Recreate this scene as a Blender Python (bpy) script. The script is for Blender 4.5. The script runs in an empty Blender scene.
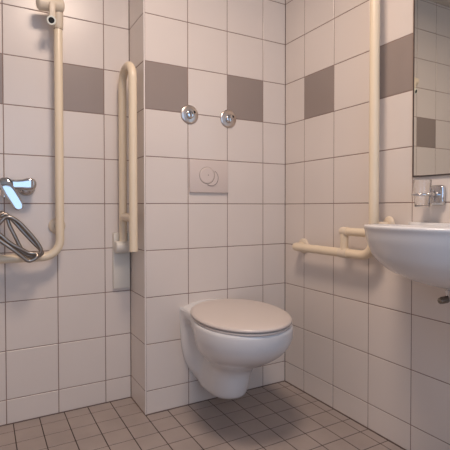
import bpy, bmesh, math
from mathutils import Vector, Matrix
C = bpy.context.scene.collection
PI = math.pi

# ------------------------------------------------------------------ materials
def mat(name, col, rough=0.4, metal=0.0, noise=0.0, nscale=6.0, bump=0.0, bscale=20.0, trans=0.0, ior=1.5, emit=None, estr=0, spec=0.5):
    m = bpy.data.materials.new(name); m.use_nodes = True
    nt = m.node_tree; b = nt.nodes['Principled BSDF']
    b.inputs['Base Color'].default_value = (*col, 1)
    b.inputs['Roughness'].default_value = rough
    b.inputs['Metallic'].default_value = metal
    b.inputs['IOR'].default_value = ior
    b.inputs['Transmission Weight'].default_value = trans
    b.inputs['Specular IOR Level'].default_value = spec
    tc = nt.nodes.new('ShaderNodeTexCoord')
    if noise:
        n = nt.nodes.new('ShaderNodeTexNoise'); n.inputs['Scale'].default_value = nscale; n.inputs['Detail'].default_value = 4
        nt.links.new(tc.outputs['Object'], n.inputs['Vector'])
        r = nt.nodes.new('ShaderNodeMapRange')
        r.inputs['From Min'].default_value = 0.3; r.inputs['From Max'].default_value = 0.7
        r.inputs['To Min'].default_value = 1 - noise; r.inputs['To Max'].default_value = 1 + noise
        nt.links.new(n.outputs['Fac'], r.inputs['Value'])
        v = nt.nodes.new('ShaderNodeVectorMath'); v.operation = 'SCALE'; v.inputs[0].default_value = col
        nt.links.new(r.outputs['Result'], v.inputs['Scale']); nt.links.new(v.outputs['Vector'], b.inputs['Base Color'])
    if bump:
        n = nt.nodes.new('ShaderNodeTexNoise'); n.inputs['Scale'].default_value = bscale
        nt.links.new(tc.outputs['Object'], n.inputs['Vector'])
        k = nt.nodes.new('ShaderNodeBump'); k.inputs['Strength'].default_value = bump; k.inputs['Distance'].default_value = 0.002
        nt.links.new(n.outputs['Fac'], k.inputs['Height']); nt.links.new(k.outputs['Normal'], b.inputs['Normal'])
    if emit:
        b.inputs['Emission Color'].default_value = (*emit, 1); b.inputs['Emission Strength'].default_value = estr
    return m

M = {}
M['tile']   = mat('white glazed wall tile', (0.72, 0.648, 0.592), 0.28, noise=0.02, nscale=3, bump=0.08, bscale=9)
M['dark']   = mat('taupe glazed wall tile', (0.305, 0.250, 0.222), 0.35, noise=0.03, nscale=3, bump=0.08, bscale=9)
M['grout']  = mat('brown grey grout', (0.28, 0.20, 0.17), 0.9, noise=0.12, nscale=14)
M['ftile']  = mat('taupe floor tile', (0.375, 0.312, 0.280), 0.5, noise=0.10, nscale=5, bump=0.15, bscale=60)
M['fgrout'] = mat('dark floor grout', (0.055, 0.038, 0.031), 0.9, noise=0.15, nscale=12)
M['seal']   = mat('grey brown sealant', (0.17, 0.12, 0.10), 0.7)
M['satin']  = mat('satin chrome', (0.62, 0.55, 0.50), 0.30, 1.0)
M['gap']    = mat('painted button groove shade', (0.25, 0.19, 0.165), 0.7)  # shade of the button grooves, put into a dark colour
M['trim']   = mat('white corner profile', (0.80, 0.74, 0.70), 0.35)
M['paint']  = mat('ceiling paint', (0.66, 0.61, 0.55), 0.8, noise=0.02, nscale=2)
M['cream']  = mat('cream nylon tube', (0.80, 0.675, 0.50), 0.32, noise=0.02, nscale=8)
M['cream2'] = mat('cream nylon fitting', (0.74, 0.63, 0.49), 0.4)
M['plate']  = mat('pale grey plastic cover', (0.70, 0.66, 0.585), 0.4)
M['ceramic']= mat('white sanitary ceramic', (0.72, 0.715, 0.715), 0.14, noise=0.01, nscale=3)
M['lid']    = mat('off white duroplast', (0.63, 0.565, 0.52), 0.28)
M['flush']  = mat('beige plastic', (0.655, 0.565, 0.515), 0.35)
M['chrome'] = mat('chrome', (0.60, 0.60, 0.61), 0.07, 1.0)
M['hose']   = mat('braided metal', (0.34, 0.30, 0.265), 0.30, 1.0)
M['black']  = mat('black hole', (0.01, 0.01, 0.01), 0.8)
M['rubber'] = mat('dark rubber', (0.03, 0.03, 0.03), 0.5)
M['ring']   = mat('pale translucent ring', (0.80, 0.80, 0.70), 0.4)
M['mirror'] = mat('silvered mirror', (0.76, 0.75, 0.69), 0.015, 1.0)
M['medge']  = mat('mirror edge', (0.06, 0.045, 0.04), 0.4)
M['glass']  = mat('clear glass', (0.97, 0.97, 0.97), 0.02, trans=1.0, ior=1.45)
M['opal']   = mat('opal lamp glass', (0.9, 0.85, 0.8), 0.4, emit=(1.0, 0.80, 0.64), estr=1.5)
M['wood']   = mat('painted window frame', (0.75, 0.75, 0.75), 0.4)
M['brass']  = mat('dull nickel', (0.26, 0.24, 0.21), 0.25, 1.0)

# ------------------------------------------------------------------ mesh helpers
def obj(name, bm, material, parent=None, smooth=True, angle=40):
    me = bpy.data.meshes.new(name)
    bmesh.ops.recalc_face_normals(bm, faces=bm.faces)
    if parent is not None:
        root = parent
        off = Vector((0, 0, 0))
        while root is not None:
            off += Vector(root.location); root = root.parent
        bmesh.ops.translate(bm, verts=bm.verts, vec=-off)
    bm.to_mesh(me); bm.free()
    for m in (material if isinstance(material, (list, tuple)) else [material]):
        me.materials.append(m)
    if smooth:
        for p in me.polygons: p.use_smooth = True
        try: me.set_sharp_from_angle(angle=math.radians(angle))
        except Exception: pass
    o = bpy.data.objects.new(name, me); C.objects.link(o)
    if parent is not None: o.parent = parent
    return o

def tag(o, label=None, cat=None, group=None, kind=None):
    if label: o['label'] = label
    if cat: o['category'] = cat
    if group: o['group'] = group
    if kind: o['kind'] = kind
    return o

def thing(name, label, cat, loc, group=None):
    o = bpy.data.objects.new(name, None); C.objects.link(o); o.location = loc
    o.empty_display_size = 0.05
    return tag(o, label, cat, group)

def box(bm, a, b, mi=0, bevel=0.0, seg=2):
    n0 = len(bm.faces)
    x0, y0, z0 = [min(p, q) for p, q in zip(a, b)]; x1, y1, z1 = [max(p, q) for p, q in zip(a, b)]
    vs = [bm.verts.new(p) for p in ((x0,y0,z0),(x1,y0,z0),(x1,y1,z0),(x0,y1,z0),(x0,y0,z1),(x1,y0,z1),(x1,y1,z1),(x0,y1,z1))]
    fs = [bm.faces.new([vs[i] for i in f]) for f in ((0,3,2,1),(4,5,6,7),(0,1,5,4),(1,2,6,5),(2,3,7,6),(3,0,4,7))]
    for f in fs: f.material_index = mi
    if bevel:
        es = list({e for f in fs for e in f.edges})
        bmesh.ops.bevel(bm, geom=es, offset=bevel, segments=seg, profile=0.5, affect='EDGES')

def ring_pts(c, t, u, r, n):
    v = t.cross(u).normalized()
    return [c + (u*math.cos(2*PI*k/n) + v*math.sin(2*PI*k/n))*r for k in range(n)]

def skin(bm, rings, cap0=True, cap1=True, mi=0):
    R = [[bm.verts.new(p) for p in r] for r in rings]
    n = len(R[0])
    for a, b in zip(R, R[1:]):
        for k in range(n):
            f = bm.faces.new((a[k], a[(k+1) % n], b[(k+1) % n], b[k])); f.material_index = mi
    if cap0: bm.faces.new(list(reversed(R[0]))).material_index = mi
    if cap1: bm.faces.new(R[-1]).material_index = mi

def fillet(pts, rad, seg=10):
    pts = [Vector(p) for p in pts]; out = [pts[0]]
    for i in range(1, len(pts)-1):
        p, a, b = pts[i], pts[i-1], pts[i+1]
        d0 = (a-p).normalized(); d1 = (b-p).normalized()
        r = rad[i-1] if isinstance(rad, (list, tuple)) else rad
        ang = d0.angle(d1)
        if r <= 0 or ang > PI-0.01: out.append(p); continue
        tl = min(r/math.tan(ang/2), 0.49*(a-p).length if i > 1 else (a-p).length, 0.49*(b-p).length if i < len(pts)-2 else (b-p).length)
        rr = tl*math.tan(ang/2)
        bis = (d0+d1).normalized(); cen = p + bis*(rr/math.sin(ang/2))
        s = p+d0*tl-cen; e = p+d1*tl-cen
        tot = s.angle(e); ax = s.cross(e).normalized()
        for k in range(seg+1):
            out.append(cen + Matrix.Rotation(tot*k/seg, 3, ax) @ s)
    out.append(pts[-1]); return out

def tube(bm, pts, r, n=20, dome=0.0, mi=0, closed_ends=True):
    """sweep; r a number or a list per point; dome rounds both ends"""
    pts = [Vector(p) for p in pts]
    rs = list(r) if isinstance(r, (list, tuple)) else [r]*len(pts)
    ts = []
    for i in range(len(pts)):
        a = pts[max(i-1, 0)]; b = pts[min(i+1, len(pts)-1)]
        ts.append((b-a).normalized())
    u = ts[0].orthogonal().normalized(); rings = []
    for i, (p, t) in enumerate(zip(pts, ts)):
        u = (u - t*u.dot(t)).normalized()
        if i == 0 and dome:
            for k in range(4):
                a = PI/2*(k+0.35)/4
                rings.append(ring_pts(p - t*dome*math.cos(a), t, u, rs[0]*math.sin(a), n))
        rings.append(ring_pts(p, t, u, rs[i], n))
        if i == len(pts)-1 and dome:
            for k in range(3, -1, -1):
                a = PI/2*(k+0.35)/4
                rings.append(ring_pts(p + t*dome*math.cos(a), t, u, rs[-1]*math.sin(a), n))
    skin(bm, rings, closed_ends, closed_ends, mi)

def lathe(bm, c, axis, prof, n=32, mi=0, cap0=True, cap1=True):
    """prof: (distance along axis, radius)"""
    c = Vector(c); t = Vector(axis).normalized(); u = t.orthogonal().normalized()
    skin(bm, [ring_pts(c + t*d, t, u, max(r, 1e-4), n) for d, r in prof], cap0, cap1, mi)

def smooth_path(P, n=8, closed=False):
    P = [Vector(p) for p in P]; out = []; N = len(P)
    rng = range(N if closed else N-1)
    for i in rng:
        g = (lambda j: P[j % N]) if closed else (lambda j: P[min(max(j, 0), N-1)])
        a, b, c, d = g(i-1), g(i), g(i+1), g(i+2)
        for k in range(n):
            t = k/n
            out.append(0.5*((2*b)+(c-a)*t+(2*a-5*b+4*c-d)*t*t+(3*b-a-3*c+d)*t**3))
    if not closed: out.append(P[-1])
    return out

# ------------------------------------------------------------------ room
S = 0.2; Z0 = 0.10065; CEIL = 2.318
EX = -0.7353          # outer corner of the boxed-out wall
DY = 0.2059           # depth of the shower recess
FX = -2.15            # far left wall
BY = -2.65            # wall behind the camera
G = 0.0034

def wall_tiles(bm, org, ud, vd, nd, us, vs, dark=None, g=G, ch=0.0011):
    """raised glazed tiles over a grout bed; org + ud*u + vd*v, normal nd (towards the room)"""
    org, ud, vd, nd = map(Vector, (org, ud, vd, nd))
    for i, (u0, u1) in enumerate(zip(us, us[1:])):
        for j, (v0, v1) in enumerate(zip(vs, vs[1:])):
            a0, a1, b0, b1 = u0+g/2, u1-g/2, v0+g/2, v1-g/2
            if a1-a0 < 0.006 or b1-b0 < 0.006: continue
            def q(i0, d): return [bm.verts.new(org+ud*u+vd*v+nd*d) for u, v in ((a0+i0, b0+i0), (a1-i0, b0+i0), (a1-i0, b1-i0), (a0+i0, b1-i0))]
            T = q(ch, 0.0); E_ = q(0, -ch*0.8); B = q(0, -0.003)
            mi = 2 if dark and dark(i, j) else 1
            fs = [bm.faces.new(T)]
            for k in range(4):
                k2 = (k+1) % 4
                fs.append(bm.faces.new((E_[k], E_[k2], T[k2], T[k])))
                fs.append(bm.faces.new((B[k], B[k2], E_[k2], E_[k])))
            fs.append(bm.faces.new(list(reversed(B))))
            for f in fs: f.material_index = mi

rows = [0.0] + [Z0 + S*k for k in range(0, 12)] + [CEIL]
rows = [r for r in rows if r <= CEIL]
WM = [M['grout'], M['tile'], M['dark']]
def struct(name, bm, m):
    o = obj(name, bm, m, smooth=False); o['kind'] = 'structure'; return o

DR = 7   # the accent row index (cut row is 0)
# boxed-out wall with the toilet
bm = bmesh.new(); box(bm, (EX+0.0012, 0.0012, 0), (0.12, DY+0.0012, CEIL))
us = [0.0, 0.1345, 0.3345, 0.5345, -EX-0.004]
wall_tiles(bm, (0, 0, 0), (-1, 0, 0), (0, 0, 1), (0, -1, 0), us, rows, lambda i, j: j == DR and i in (1, 3))
wall_tiles(bm, (EX, 0, 0), (0, 1, 0), (0, 0, 1), (-1, 0, 0), [0.004, DY], rows)
struct('wall_back', bm, WM)
# recess wall of the shower
bm = bmesh.new(); box(bm, (FX-0.1, DY+0.0012, 0), (0.12, DY+0.1, CEIL))
us = [0.0, 0.1163] + [0.1163+S*k for k in range(1, 7)] + [EX-FX]
wall_tiles(bm, (EX, DY, 0), (-1, 0, 0), (0, 0, 1), (0, -1, 0), us, rows, lambda i, j: j == DR and i % 2 == 1)
struct('wall_recess', bm, WM)
# right wall
bm = bmesh.new(); box(bm, (0.0012, 0.0, 0), (0.12, BY-0.1, CEIL))
us = [0.0, 0.1488] + [0.1488+S*k for k in range(1, 13)] + [-BY]
wall_tiles(bm, (0, 0, 0), (0, -1, 0), (0, 0, 1), (-1, 0, 0), us, rows, lambda i, j: j == DR and i % 2 == 1)
struct('wall_right', bm, WM)
# left wall
bm = bmesh.new(); box(bm, (FX-0.0012, DY+0.0012, 0), (FX-0.12, BY-0.1, CEIL))
us = [0.0, 0.14] + [0.14+S*k for k in range(1, 14)] + [DY-BY]
wall_tiles(bm, (FX, DY, 0), (0, -1, 0), (0, 0, 1), (1, 0, 0), us, rows, lambda i, j: j == DR and i % 2 == 1)
struct('wall_left', bm, WM)
# wall behind the camera, with a window opening
WX0, WX1, WZ0, WZ1 = -2.0, -0.45, 0.40, 2.15
bm = bmesh.new()
box(bm, (FX-0.12, BY-0.12, 0), (WX0, BY, CEIL)); box(bm, (WX1, BY-0.12, 0), (0.12, BY, CEIL))
box(bm, (WX0, BY-0.12, 0), (WX1, BY, WZ0)); box(bm, (WX0, BY-0.12, WZ1), (WX1, BY, CEIL))
struct('wall_front', bm, M['tile'])
w = bpy.data.objects.new('window_1', None); C.objects.link(w); w.location = (WX0, BY, WZ0); w['kind'] = 'structure'
bm = bmesh.new()
for a, b in (((WX0, WZ0), (WX0+0.05, WZ1)), ((WX1-0.05, WZ0), (WX1, WZ1)), ((WX0+0.05, WZ0), (WX1-0.05, WZ0+0.05)), ((WX0+0.05, WZ1-0.05), (WX1-0.05, WZ1))):
    box(bm, (a[0], BY-0.09, a[1]), (b[0], BY-0.03, b[1]))
obj('window_frame', bm, M['wood'], w, smooth=False)
# ceiling
bm = bmesh.new(); box(bm, (FX-0.12, DY+0.1, CEIL), (0.12, BY-0.12, CEIL+0.1)); struct('ceiling', bm, M['paint'])
# floor
bm = bmesh.new(); box(bm, (FX-0.12, DY+0.1, -0.1), (0.12, BY-0.12, -0.0012))
P = 0.0985
xs = [0.003] + [0.0457+P*k for k in range(0, 22)]; xs = [x for x in xs if x < -FX] + [-FX]
ys = [0.0615+P*k for k in range(-3, 28)]; ys = [-DY] + [y for y in ys if -DY+0.004 < y < -BY] + [-BY]
def fl(bm, us, vs): wall_tiles(bm, (0, 0, 0), (-1, 0, 0), (0, -1, 0), (0, 0, 1), us, vs, None, 0.0036, 0.0008)
vf = [0.003, 0.0615] + [v for v in ys if v > 0.07]
vb = [v for v in ys if v < -0.02]
xf = [x for x in xs if x < -EX-0.01]; 
fl(bm, xf + [-EX], vf)
xr = [-EX] + [x for x in xs if x > -EX+0.01]
fl(bm, xr, [-DY+0.003] + [v for v in ys if v > -DY+0.001])
struct('floor', bm, [M['fgrout'], M['ftile']])
# corner profile on the outer edge
bm = bmesh.new(); box(bm, (EX-0.0008, -0.0008, 0), (EX+0.0042, 0.0042, CEIL), bevel=0.0015)
struct('trim_1', bm, M['trim'])
# sealant lines along the floor
bm = bmesh.new()
box(bm, (EX, -0.003, -0.001), (0, 0.001, 0.002)); box(bm, (EX-0.003, -0.003, -0.001), (EX+0.001, DY, 0.002))
box(bm, (FX, DY-0.003, -0.001), (EX, DY+0.001, 0.002)); box(bm, (-0.003, 0, -0.001), (0.001, BY, 0.002))
box(bm, (EX-0.0025, DY-0.0025, 0), (EX+0.0005, DY+0.0005, CEIL)); box(bm, (-0.0015, -0.0015, 0), (0.0005, 0.0005, CEIL))
struct('trim_2', bm, M['seal'])

# ------------------------------------------------------------------ toilet
TX = -0.4365
toilet = thing('toilet', 'white wall-hung toilet with closed lid below the flush plate', 'toilet', (TX, 0, 0))
#  z,  back half width, neck half width, neck y, max half width, max y, length
SL = [(0.094, .036, .052, .07, .052, .14, .215),
      (0.100, .050, .066, .07, .066, .15, .246),
      (0.115, .066, .074, .07, .074, .16, .272),
      (0.140, .083, .077, .07, .078, .17, .285),
      (0.168, .100, .079, .08, .080, .18, .293),
      (0.204, .117, .080, .08, .083, .19, .302),
      (0.235, .126, .078, .09, .090, .21, .322),
      (0.265, .132, .078, .09, .108, .24, .372),
      (0.295, .136, .080, .09, .136, .27, .435),
      (0.325, .138, .085, .09, .160, .285, .486),
      (0.355, .140, .096, .08, .176, .295, .522),
      (0.383, .141, .128, .08, .184, .305, .542),
      (0.410, .142, .155, .09, .187, .31, .550),
      (0.434, .142, .157, .09, .187, .31, .552),
      (0.4435, .138, .153, .09, .183, .31, .548)]
ROT = -0.17; PC = Vector((-0.446, -0.295))
def sst(t): t = min(max(t, 0), 1); return t*t*(3-2*t)
def turn(v):
    """the pan sits a little askew on the wall"""
    k = sst((-v.y)/.16)*sst((v.z-.12)/.20)
    c, q = math.cos(ROT*k), math.sin(ROT*k); x, y = v.x-TX, v.y-PC.y
    return Vector((TX+(PC.x-TX)*k+c*x-q*y, PC.y+q*x+c*y, v.z))
def slice_pts(s):
    z, wb, wn, yn, wm, ym, L = s
    ctl = [(wb, 0.0), (wb*.985, yn*.28), (wn, yn), ((wn*.5+wm*.5), (yn+ym)*.47), (wm, ym)]
    for a in (15, 30, 45, 60, 75, 85):
        t = math.radians(a); e = 2.15
        ctl.append((wm*math.cos(t)**(2/e), ym+(L-ym)*math.sin(t)**(2/e)))
    ctl.append((0.0, L))
    half = smooth_path([(x, y, 0) for x, y in ctl], 5)
    half[-1].x = 0
    pts = [Vector((TX-p.x, -p.y, z)) for p in half]
    return [turn(v) for v in pts + [Vector((TX+p.x, -p.y, z)) for p in reversed(half[:-1])]]
zs = []
for i in range(len(SL)-1):
    g = lambda j: SL[min(max(j, 0), len(SL)-1)]
    for k in range(4):
        t = k/4; a, b, c, d = g(i-1), g(i), g(i+1), g(i+2)
        zs.append(tuple(0.5*((2*q)+(r-p)*t+(2*p-5*q+4*r-s_)*t*t+(3*q-p-3*r+s_)*t**3) for p, q, r, s_ in zip(a, b, c, d)))
zs.append(SL[-1])
bm = bmesh.new(); skin(bm, [slice_pts(s) for s in zs])
# raised deck at the back, under the hinges
obj('bowl', bm, M['ceramic'], toilet, angle=60)
bm = bmesh.new(); rings = []
for ky in range(0, 13):
    y = 0.125*ky/12; ring = []
    for kx in range(33):
        t = -1+2*kx/32
        hz = 0.436+0.029*(1-abs(t)**2.3)*(1-(y/.125)**2)**0.8 if y < .125 else 0.436
        ring.append(Vector((TX+.1405*t, -y, hz)))
    ring += [Vector((TX+.1405, -y, .425)), Vector((TX-.1405, -y, .425))]
    rings.append(ring)
skin(bm, rings); obj('rear_deck', bm, M['ceramic'], toilet, angle=60)

def egg(wmax, y0, y1, ym, n=96, ef=2.1, eb=2.35):
    out = []
    for k in range(n):
        a = 2*PI*k/n; ca, sa = math.cos(a), math.sin(a)
        e = ef if sa > 0 else eb
        L = (y1-ym) if sa > 0 else (ym-y0)
        out.append((wmax*math.copysign(abs(ca)**(2/e), ca), ym+L*math.copysign(abs(sa)**(2/e), sa)))
    return out
def slab(bm, shape, prof, hole=None):
    """prof: (z, inset)"""
    c, s_ = math.cos(ROT), math.sin(ROT)
    rings = [[Vector((PC.x+c*x*(1-q/.19)+s_*y*(1-q/.275), PC.y+s_*x*(1-q/.19)-c*y*(1-q/.275), z)) for x, y in shape] for z, q in prof]
    skin(bm, rings)
seat_shape = egg(0.186, -0.262, 0.262, 0.0, ef=2.05, eb=2.1)
bm = bmesh.new(); slab(bm, seat_shape, [(0.4430, .010), (0.4445, .004), (0.4490, .001), (0.4520, .003), (0.4535, .008)])
obj('seat', bm, M['lid'], toilet, angle=70)
bm = bmesh.new(); slab(bm, egg(0.187, -0.263, 0.263, 0.0, ef=2.05, eb=2.1), [(0.4555, .007), (0.4570, .002), (0.4610, 0), (0.4650, .002), (0.4685, .008), (0.4705, .018), (0.4722, .040), (0.4735, .08), (0.474, .13)])
obj('lid', bm, M['lid'], toilet, angle=70)
for s in (-1, 1):
    bm = bmesh.new(); lathe(bm, (TX+s*0.071, -0.085, 0.165), (s, -0.05, 0.1), [(-.012, .011), (.0, .011), (.003, .008)], 20)
    obj('bolt_cap', bm, M['ceramic'], toilet)

# ------------------------------------------------------------------ flush plate
FXc = -0.4338; FZ0, FZ1 = 0.9505, 1.0985
fp = thing('flush_plate', 'square beige dual flush plate on the tiled wall above the toilet', 'flush plate', (FXc, 0, FZ0))
bm = bmesh.new(); box(bm, (-0.531, -0.011, FZ0), (-0.3365, 0.0, FZ1), bevel=0.003, seg=3); obj('cover', bm, M['flush'], fp)
bm = bmesh.new()
bc = Vector((-0.4465, -0.011, 1.0285))
lathe(bm, bc, (0, -1, 0), [(0.0, .037), (.0015, .037), (.003, .0355), (.0036, .031), (.0030, .015), (.0028, .001)], 48)
obj('large_button', bm, M['flush'], fp, angle=50)
bm = bmesh.new()       # crescent button peeping out at the lower right
cc = bc + Vector((0.020, 0, -0.010)); pts = []
out = []; N = 40; R1 = .036; R0 = .0385
angs = [a for a in [math.radians(-118+ (178*k/N)) for k in range(N+1)]]
outer = [(cc.x+R1*math.cos(a), cc.z+R1*math.sin(a)) for a in angs]
outer = [p for p in outer if math.hypot(p[0]-bc.x, p[1]-bc.z) > R0]
inner = []
for p in outer:
    d = Vector((p[0]-bc.x, p[1]-bc.z)); d = d.normalized()*R0; inner.append((bc.x+d.x, bc.z+d.y))
for d0, in_ in ((0.0, 0), (0.002, 0)): pass
top = [[bm.verts.new((x, -0.0135, z)) for x, z in L_] for L_ in (outer, inner)]
bot = [[bm.verts.new((x, -0.0105, z)) for x, z in L_] for L_ in (outer, inner)]
for k in range(len(outer)-1):
    bm.faces.new((top[0][k], top[0][k+1], top[1][k+1], top[1][k])); bm.faces.new((bot[0][k], bot[0][k+1], top[0][k+1], top[0][k]))
    bm.faces.new((bot[1][k], bot[1][k+1], top[1][k+1], top[1][k])); bm.faces.new((bot[0][k], bot[0][k+1], bot[1][k+1], bot[1][k]))
for k in (0, len(outer)-1): bm.faces.new((top[0][k], top[1][k], bot[1][k], bot[0][k]))
obj('small_button', bm, M['flush'], fp, smooth=False)
bm = bmesh.new(); tube(bm, [(bc.x+.0377*math.cos(2*PI*k/60), -.0112, bc.z+.0377*math.sin(2*PI*k/60)) for k in range(61)], .0008, 6)
tube(bm, [(x, -.0128, z) for x, z in outer], .0015, 6)
obj('button_gap_shade', bm, M['gap'], fp)  # thin dark beads painting the shade in the grooves round both buttons
bm = bmesh.new(); lathe(bm, bc+Vector((0.006, -0.0025, 0.002)), (0, -1, 0), [(0, .0022), (.0008, .0022), (.001, .001)], 14); obj('button_mark', bm, M['seal'], fp)

# ------------------------------------------------------------------ chrome wall rosettes
def anchor(x, z, label):
    t = thing('wall_rosette', label, 'wall fitting', (x, 0, z), 'chrome wall rosettes above the flush plate')
    bm = bmesh.new(); lathe(bm, (x, 0, z), (0, -1, 0), [(0, .042), (.002, .0422), (.004, .0405), (.006, .035), (.0075, .026), (.008, .019)], 40)
    obj('rosette', bm, M['satin'], t, angle=50)
    bm = bmesh.new(); lathe(bm, (x-.002, -0.007, z-.002), (-0.12, -1, 0.05), [(0, .0185), (.012, .0180), (.0165, .0165), (.018, .013), (.0185, .002)], 28)
    obj('stub', bm, M['chrome'], t, angle=50)
    bm = bmesh.new(); lathe(bm, (x+0.0215, -0.0085, z+0.012), (0.25, -0.9, 0.15), [(-.004, .0058), (.0015, .0058), (.0022, .004)], 16)
    obj('hole', bm, M['black'], t)
    return t
r1 = anchor(-0.5275, 1.2955, 'left chrome rosette overlapping the lower corner of the taupe tile')
r2 = r1.copy(); C.objects.link(r2); r2.location = (-0.3305, 0, 1.2960)
r2['label'] = 'right chrome rosette nearer the corner, set between the taupe and pale tiles'
for ch in list(r1.children):
    c = ch.copy(); C.objects.link(c); c.parent = r2

# ------------------------------------------------------------------ left L-shaped rail
LX, LY, LR = -1.0515, 0.137, 0.0168
lr = thing('grab_rail', 'cream L-shaped shower grab rail left of the folding bar', 'grab rail', (LX, DY, 0.683))
bm = bmesh.new()
tube(bm, fillet([(LX, LY, 1.95), (LX, LY, 0.683), (-1.80, LY, 0.683)], 0.068, 14), LR, 24, dome=0.01); obj('tube', bm, M['cream'], lr)
for z in (1.613,):
    bm = bmesh.new(); lathe(bm, (LX, LY, z), (0, 0, 1), [(-.0015, LR+.0004), (0, LR+.0009), (.0015, LR+.0004)], 24); obj('joint_ring', bm, M['seal'], lr)
def mount(parent, a, b, r=0.0135, fr=0.034):
    a, b = Vector(a), Vector(b); d = (a-b).normalized()
    bm = bmesh.new(); tube(bm, [a, b], r, 20); obj('bracket_arm', bm, M['cream2'], parent)
    bm = bmesh.new(); lathe(bm, b, d, [(0, fr), (.005, fr), (.011, fr*.86), (.014, r+.002)], 32); obj('wall_flange', bm, M['cream2'], parent)
mount(lr, (LX, LY, 0.806), (LX-.002, DY, 0.806)); mount(lr, (LX, LY, 1.88), (LX, DY, 1.88)); mount(lr, (-1.74, LY, 0.683), (-1.74, DY, 0.683))

# shower head holder clamped on the rail
hd = thing('shower_head_holder', 'cream sliding shower head holder clamped on the rail top, empty', 'shower head holder', (LX, LY, 1.70))
bm = bmesh.new(); tube(bm, [(-1.124, LY-.020, 1.696), (-1.041, LY-.012, 1.706)], 0.027, 28, dome=0.012); obj('clamp_body', bm, M['cream2'], hd, angle=60)
bm = bmesh.new(); lathe(bm, (LX, LY, 1.695), (0, 0, 1), [(-.078, .0180), (-.076, .0195), (.035, .0205), (.04, .0195)], 28); obj('collar', bm, M['cream2'], hd, angle=50)
bm = bmesh.new(); box(bm, (-1.091, LY-.052, 1.640), (-1.068, LY-.040, 1.700), bevel=.004); obj('strap', bm, M['cream2'], hd)
bm = bmesh.new()
ax = Vector((-0.10, -0.96, -0.28)).normalized(); rc = Vector((-1.0835, 0.090, 1.626))
lathe(bm, rc, ax, [(-.026, .013), (-.022, .0165), (.0, .0183), (.008, .0180), (.010, .0165), (.010, .0115), (-.020, .0110)], 32, cap1=False); ho = obj('holder_ring', bm, M['ring'], hd, angle=50)
bm = bmesh.new(); lathe(bm, rc, ax, [(-.01, .0112), (.0085, .0112)], 28); obj('opening', bm, M['black'], ho, smooth=False)

# ------------------------------------------------------------------ shower mixer
mx = thing('shower_mixer', 'chrome single-lever shower mixer on the tiles by the hanging hose', 'mixer tap', (-1.20, DY, 0.965))
bm = bmesh.new(); yb = 0.140; rings = []
for x, hz, hy, zc in ((-1.345, .008, .008, .974), (-1.340, .016, .016, .974), (-1.330, .0205, .020, .974), (-1.30, .021, .020, .974), (-1.22, .0205, .020, .974), (-1.200, .0215, .020, .975), (-1.185, .0255, .0215, .976),
                      (-1.172, .0262, .0218, .977), (-1.162, .0240, .0210, .977), (-1.154, .0180, .0180, .977), (-1.149, .008, .010, .977)):
    ring = []
    for k in range(36):
        a = 2*PI*k/36; ca, sa = math.cos(a), math.sin(a); e = 0.5
        ring.append(Vector((x+.010, yb+hy*math.copysign(abs(ca)**e, ca), zc+hz*math.copysign(abs(sa)**e, sa))))
    rings.append(ring)
skin(bm, rings); obj('body', bm, M['chrome'], mx, angle=60)
for x in (-1.175, -1.330):
    bm = bmesh.new(); tube(bm, [(x, yb+.01, .972), (x, DY-.004, .972)], .013, 20)
    obj('union', bm, M['chrome'], mx)
    bm = bmesh.new(); lathe(bm, (x+.004, DY, .966), (0, -1, 0), [(0, .034), (.008, .034), (.016, .026), (.018, .014)], 32); obj('escutcheon', bm, M['chrome'], mx, angle=50)
bm = bmesh.new(); lathe(bm, (-1.250, yb-.014, .974), (0, -1, 0), [(0, .026), (.022, .026), (.026, .024)], 32); obj('cartridge', bm, M['rubber'], mx, angle=50)
bm = bmesh.new(); rings = []
A = Vector((-1.249, yb-.050, .966)); B = Vector((-1.205, yb-.066, .885))
d = (B-A).normalized(); nf = Vector((0.02, -1, 0.0)); nf = (nf - d*nf.dot(d)).normalized(); sx = d.cross(nf).normalized()
for t, wdt, th in ((-.36, .008, .004), (-.30, .015, .007), (-.18, .0205, .009), (0, .0225, .010), (.3, .0220, .009), (.6, .0205, .008), (.9, .0190, .007), (1.02, .016, .006), (1.09, .010, .004)):
    c = A + (B-A)*t; ring = []
    for k in range(32):
        a = 2*PI*k/32; ca, sa = math.cos(a), math.sin(a); e = 0.45
        ring.append(c + sx*wdt*math.copysign(abs(ca)**e, ca) + nf*th*math.copysign(abs(sa)**e, sa))
    rings.append(ring)
skin(bm, rings); obj('lever', bm, M['chrome'], mx, angle=60)
bm = bmesh.new(); tube(bm, [(-1.252, yb, .955), (-1.252, yb, .925)], .012, 20); obj('hose_outlet', bm, M['chrome'], mx)

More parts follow.
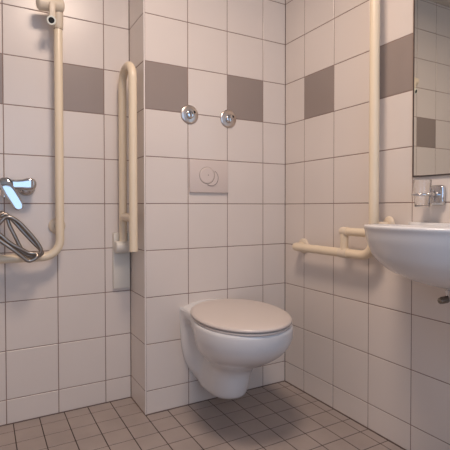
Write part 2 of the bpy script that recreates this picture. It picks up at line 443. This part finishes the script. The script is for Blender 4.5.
# ------------------------------------------------------------------ hose
def LPn(px, py, y):  # measured spots turned once into metres on a plane parallel to the recess wall
    return None
hp = [(-1.263, 0.125, 0.866), (-1.267, 0.100, 0.851), (-1.250, 0.100, 0.858), (-1.226, 0.100, 0.835), (-1.196, 0.098, 0.796), (-1.157, 0.096, 0.748), (-1.132, 0.094, 0.719), (-1.125, 0.092, 0.703), (-1.147, 0.090, 0.691), (-1.180, 0.088, 0.700), (-1.211, 0.086, 0.723), (-1.245, 0.086, 0.748), (-1.268, 0.090, 0.771), (-1.291, 0.100, 0.794), (-1.287, 0.105, 0.839), (-1.260, 0.112, 0.862), (-1.246, 0.110, 0.843), (-1.237, 0.108, 0.812), (-1.220, 0.106, 0.773), (-1.203, 0.106, 0.733), (-1.186, 0.100, 0.706), (-1.165, 0.095, 0.689), (-1.141, 0.083, 0.697), (-1.130, 0.080, 0.716), (-1.144, 0.080, 0.748), (-1.176, 0.082, 0.792), (-1.210, 0.084, 0.831), (-1.241, 0.084, 0.849), (-1.261, 0.086, 0.840), (-1.285, 0.078, 0.802), (-1.265, 0.074, 0.776), (-1.236, 0.072, 0.748), (-1.205, 0.072, 0.728), (-1.174, 0.074, 0.709), (-1.149, 0.070, 0.704), (-1.148, 0.062, 0.691), (-1.175, 0.062, 0.679), (-1.199, 0.062, 0.698), (-1.230, 0.062, 0.726), (-1.259, 0.066, 0.750), (-1.292, 0.070, 0.777), (-1.324, 0.075, 0.796)]
hs = obj('shower_hose', (lambda b: (tube(b, smooth_path(hp, 7), .0072, 12), b)[1])(bmesh.new()), M['hose'])
tag(hs, 'coiled metal shower hose hanging from the mixer in front of the rail', 'hose')

# ------------------------------------------------------------------ folding grab bar
BX = -0.7805
fb = thing('folding_grab_bar', 'cream folding grab bar swung up against the wall beside the toilet niche', 'grab rail', (BX, DY, 0.508))
YA, YB, FR = 0.164, 0.010, 0.0175
bm = bmesh.new(); tube(bm, fillet([(BX, YA, .725), (BX, YA, 1.491), (BX, YB, 1.491), (BX, YB, .700)], 0.0700, 16), FR, 24); obj('tube_loop', bm, M['cream'], fb)
bm = bmesh.new(); tube(bm, [(BX-.002, YA-.016, .842), (BX-.004, YA-.03, .842), (BX, YB, .842)], [.006, .017, .0190], 18); obj('spacer', bm, M['cream2'], fb)
bm = bmesh.new(); tube(bm, [(BX-.035, YA-.006, .708), (BX+.034, YA-.006, .708)], .027, 28, dome=.004); obj('hinge_barrel', bm, M['plate'], fb, angle=50)
bm = bmesh.new(); box(bm, (BX-.037, DY-.026, .690), (BX-.023, DY, .770), bevel=.003); obj('hinge_cheek', bm, M['plate'], fb)
bm = bmesh.new(); box(bm, (BX+.024, DY-.026, .690), (BX+.038, DY, .770), bevel=.003); obj('hinge_cheek', bm, M['plate'], fb)
bm = bmesh.new(); box(bm, (BX-.038, DY-.016, .516), (BX+.0385, DY, .770), bevel=.003); obj('cover_plate', bm, M['plate'], fb)

# ------------------------------------------------------------------ right rail
RXx, RR = -0.065, 0.0183
gr = thing('grab_rail', 'cream angled grab rail on the right wall, running behind the basin', 'grab rail', (0, -0.64, 0.711))
bm = bmesh.new()
tube(bm, fillet([(-0.004, -.150, .700), (RXx, -.150, .700), (RXx, -.633, .700), (RXx, -.633, 1.95)], [0.032, 0.062], 14), [RR]*1000 if False else RR, 24); obj('tube', bm, M['cream'], gr)
bm = bmesh.new(); lathe(bm, (0, -.150, .700), (-1, 0, 0), [(0, .036), (.005, .036), (.011, .031), (.014, RR)], 32); obj('wall_flange', bm, M['cream2'], gr)
bm = bmesh.new(); tube(bm, fillet([(RXx, -.482, .700), (RXx, -.482, .787), (RXx, -.637, .787)], 0.018, 8), .0162, 22); obj('loop_tube', bm, M['cream'], gr)
bm = bmesh.new(); lathe(bm, (RXx, -.482, .700), (0, 1, 0), [(-.022, .0200), (-.020, .0205), (.020, .0205), (.022, .0200)], 24); obj('joint_sleeve', bm, M['cream2'], gr)
bm = bmesh.new(); lathe(bm, (RXx, -.500, .787), (0, 1, 0), [(-.002, .0175), (0, .0183), (.026, .0183), (.032, .0165), (.036, .010)], 24); obj('end_cap', bm, M['cream2'], gr)
mount(gr, (RXx, -.633, .817), (0, -.652, .817), .013, .033); mount(gr, (RXx, -.633, 1.88), (0, -.633, 1.88), .015, .036)

# ------------------------------------------------------------------ basin
BYc, BA, BD, BZ = -1.025, 0.306, 0.415, 0.832
wb = thing('wash_basin', 'white wall-hung wash basin under the mirror on the right wall', 'wash basin', (0, BYc, BZ-.2))
def bas(k, z, kx=None, n=60):
    kx = k if kx is None else kx
    out = []
    for i in range(n+1):
        a = PI*i/n; ca, sa = math.cos(a), math.sin(a)
        out.append(Vector((-BD*kx*max(sa, 0)**(0.96), BYc + BA*k*math.copysign(abs(ca)**0.96, ca), z)))
    return out
prof = [(1.0, .170, .155), (.96, .42, .36), (.88, .62, .58), (.74, .79, .77), (.60, .88, .87), (.47, .935, .93), (.25, .978, .975), (.10, .993, .99), (.05, 1, 1), (0.02, 1, 1), (0, .992, .99)]
H = 0.188
rings = []
dn = sorted(prof, key=lambda p: -p[0])
P3 = smooth_path([(a, b, c) for a, b, c in dn], 4)
for p in P3: rings.append(bas(p.y, BZ-max(p.x, 0)*H, p.z))
inner = [(.93, 0.0, .93), (.915, .01, .91), (.88, .04, .87), (.80, .085, .78), (.62, .125, .60), (.35, .142, .35), (.10, .147, .10)]
IX = 0.12
bm = bmesh.new(); skin(bm, rings, True, False)
# top face from outer rim inwards: the hollow sits in front of the tap ledge
def inn(k, z):
    out = []
    n = 60
    for i in range(n+1):
        a = PI*i/n; ca, sa = math.cos(a), math.sin(a)
        t = 2*PI*i/(n+1)
    return out
last = [v for v in bm.verts][-61:]
hol = []
cen = Vector((-0.235, BYc, 0))
for k, dz in [(1.0, .001), (.97, -.006), (.90, -.04), (.78, -.085), (.55, -.12), (.25, -.135), (.06, -.138)]:
    ring = []
    for i in range(61):
        # hollow outline: follows the outer half round, flattened at the back
        a = PI*i/60
        x = -0.055 - (BD-0.085)*max(math.sin(a), 0)**0.9; y = BYc + (BA-0.032)*math.copysign(abs(math.cos(a))**0.9, math.cos(a))
        if i == 0 or i == 60: x = -0.060
        q = cen + (Vector((x, y, 0))-cen)*k
        ring.append(bm.verts.new((q.x, q.y, BZ+dz)))
    hol.append(ring)
prev = last
for r_ in hol:
    for i in range(60): bm.faces.new((prev[i], prev[i+1], r_[i+1], r_[i]))
    bm.faces.new((prev[60], prev[0], r_[0], r_[60]))
    prev = r_
bm.faces.new(prev)
for v in bm.verts: v.co.z += -v.co.x/.415*.015-.011
obj('bowl', bm, M['ceramic'], wb, angle=60)
bm = bmesh.new(); rings = []
for z, q in ((BZ-.014, 0), (BZ-.003, 0), (BZ+.000, .003), (BZ+.001, .008)):
    rings.append([Vector((x, y, z)) for x, y in [(-.001, BYc+.275-q), (-.030, BYc+.268-q), (-.046+q, BYc+.24-q), (-.050+q, BYc+.15), (-.050+q, BYc-.15), (-.046+q, BYc-.24+q), (-.030, BYc-.268+q), (-.001, BYc-.275+q)]])
skin(bm, rings); obj('tap_ledge', bm, M['ceramic'], wb, angle=50)
bm = bmesh.new(); tube(bm, fillet([(-.17, BYc-.02, BZ-.18), (-.17, BYc-.02, .50), (-.0, BYc-.02, .50)], .04, 8), .016, 20); obj('waste_pipe', bm, M['chrome'], wb)
bm = bmesh.new(); lathe(bm, (-.027, BYc, BZ+.007), (0, 0, 1), [(0, .024), (.004, .024), (.05, .021), (.09, .02), (.10, .012)], 28); tap = thing('basin_tap', 'chrome mixer tap on the wash basin ledge', 'tap', (-.027, BYc, BZ+.007))
obj('tap_body', bm, M['chrome'], tap)
bm = bmesh.new(); tube(bm, [(-.03, BYc, BZ+.06), (-.09, BYc, BZ+.075), (-.13, BYc, BZ+.06)], [.014, .012, .010], 18); obj('spout', bm, M['chrome'], tap)

# angle valve under the basin
av = thing('angle_valve', 'small chrome angle valve on the wall under the wash basin', 'valve', (0, -.922, .597))
bm = bmesh.new(); lathe(bm, (0, -.922, .592), (-1, 0, 0), [(0, .026), (.004, .026), (.010, .014), (.012, .0095), (.060, .0095)], 24); obj('body', bm, M['chrome'], av)
bm = bmesh.new(); lathe(bm, (-.052, -.922, .592), (-1, .12, -.06), [(0, .006), (.002, .006), (.0021, .009), (.004, .0115), (.024, .0112), (.027, .010)], 20); obj('handle', bm, M['brass'], av, angle=50)
bm = bmesh.new(); lathe(bm, (-.078, -.919, .590), (-1, .12, -.06), [(0, .0100), (.006, .0095), (.009, .006)], 20); obj('handle_cap', bm, M['brass'], av, angle=50)
bm = bmesh.new(); lathe(bm, (-.045, -.922, .598), (0, 0, 1), [(0, .0085), (.010, .0085), (.0105, .0105), (.022, .0105), (.0225, .005), (.10, .005)], 20); obj('supply_pipe', bm, M['chrome'], av)

# ------------------------------------------------------------------ mirror
mr = thing('mirror', 'frameless rectangular wall mirror above the wash basin', 'mirror', (0, -.755, .990))
MA = math.radians(-0.25)
def mtr(bm):
    bmesh.ops.rotate(bm, verts=bm.verts, cent=(-.006, -.755, .990), matrix=Matrix.Rotation(MIR_Z, 3, 'Z') @ Matrix.Rotation(MIR_Y, 3, 'Y'))
MIR_Z = math.radians(-0.50); MIR_Y = math.radians(0.0)
bm = bmesh.new(); box(bm, (-.0070, -.755, .990), (-.0015, -1.262, 1.990)); mtr(bm); obj('backing', bm, M['medge'], mr, smooth=False)
bm = bmesh.new(); box(bm, (-.0074, -.7605, .9945), (-.0071, -1.2555, 1.9905)); mtr(bm); obj('reflecting_glass', bm, M['mirror'], mr, smooth=False)

# ------------------------------------------------------------------ glass holder and tumbler
GX, GY = -.060, -.834
gh = thing('glass_holder', 'chrome wall bracket with a ring carrying the clear tumbler', 'glass holder', (0, -.853, .920))
bm = bmesh.new(); box(bm, (-.020, -.882, .890), (0, -.830, .958), bevel=.009, seg=4); obj('wall_rosette', bm, M['chrome'], gh, angle=60)
bm = bmesh.new(); tube(bm, smooth_path([(-.015, -.850, .925), (-.035, -.858, .926), (-.050, -.864, .926), (GX, -.864, .926)], 5), [.009]*5+[.0075]*5+[.0055]*6, 16); obj('arm', bm, M['chrome'], gh)
bm = bmesh.new()
ringp = [(GX+.0305*math.cos(2*PI*k/48), GY+.0305*math.sin(2*PI*k/48), .926) for k in range(49)]
tube(bm, ringp, .0038, 10); obj('ring', bm, M['chrome'], gh)
tb = bmesh.new()
lathe(tb, (GX, GY, .885), (0, 0, 1), [(0, .0215), (.001, .0225), (.040, .0262), (.089, .0290), (.0900, .0285), (.0895, .0275), (.040, .0247), (.006, .0205), (.0055, .001)], 40)
tg = obj('tumbler', tb, M['glass'], angle=50); tag(tg, 'clear glass tumbler standing in the chrome ring under the mirror', 'glass')

# ------------------------------------------------------------------ ceiling lamp
cl = thing('ceiling_light', 'round opal ceiling light', 'lamp', (-.92, -.98, CEIL))
bm = bmesh.new(); lathe(bm, (-.92, -.98, CEIL), (0, 0, -1), [(0, .22), (.02, .22), (.021, .21)], 40); obj('base', bm, M['trim'], cl)
bm = bmesh.new(); lathe(bm, (-.92, -.98, CEIL-.021), (0, 0, -1), [(0, .21), (.02, .205), (.04, .175), (.055, .10), (.06, .01)], 40); obj('shade', bm, M['opal'], cl)
L = bpy.data.lights.new('ceiling_lamp', 'AREA'); L.shape = 'DISK'; L.size = 0.42; L.energy = 22.5; L.color = (1.0, 0.79, 0.65)
lo = bpy.data.objects.new('ceiling_lamp', L); C.objects.link(lo); lo.location = (-.92, -.98, CEIL-.085)
L = bpy.data.lights.new('window_portal', 'AREA'); L.shape = 'RECTANGLE'; L.size = WX1-WX0; L.size_y = WZ1-WZ0
lo = bpy.data.objects.new('window_portal', L); C.objects.link(lo); lo.location = ((WX0+WX1)/2, BY-.10, (WZ0+WZ1)/2); lo.rotation_euler = (PI/2, 0, 0); L.cycles.is_portal = True

W = bpy.data.worlds.new('World'); bpy.context.scene.world = W; W.use_nodes = True
W.node_tree.nodes['Background'].inputs[0].default_value = (0.48, 0.69, 1.0, 1); W.node_tree.nodes['Background'].inputs[1].default_value = 2.5

# ------------------------------------------------------------------ camera
yaw, pit, rol = 0.52164, 0.01943, -0.00094
fw = Vector((math.sin(yaw)*math.cos(pit), math.cos(yaw)*math.cos(pit), -math.sin(pit))); rt = Vector((math.cos(yaw), -math.sin(yaw), 0)); up = rt.cross(fw)
r2 = rt*math.cos(rol)+up*math.sin(rol); u2 = -rt*math.sin(rol)+up*math.cos(rol)
cd = bpy.data.cameras.new('camera'); co = bpy.data.objects.new('camera', cd); C.objects.link(co)
co.matrix_world = Matrix(((r2.x, u2.x, -fw.x, -1.32954), (r2.y, u2.y, -fw.y, -1.77343), (r2.z, u2.z, -fw.z, 0.88539), (0, 0, 0, 1)))
cd.sensor_width = 36; cd.lens = 36*434.796/450; cd.shift_x = -6.964/450; cd.shift_y = -9.448/450; cd.clip_start = 0.02
sc = bpy.context.scene; sc.camera = co
vs = sc.view_settings; vs.view_transform = 'Standard'; vs.look = 'None'; vs.gamma = 1; vs.use_curve_mapping = False; vs.exposure = -0.18
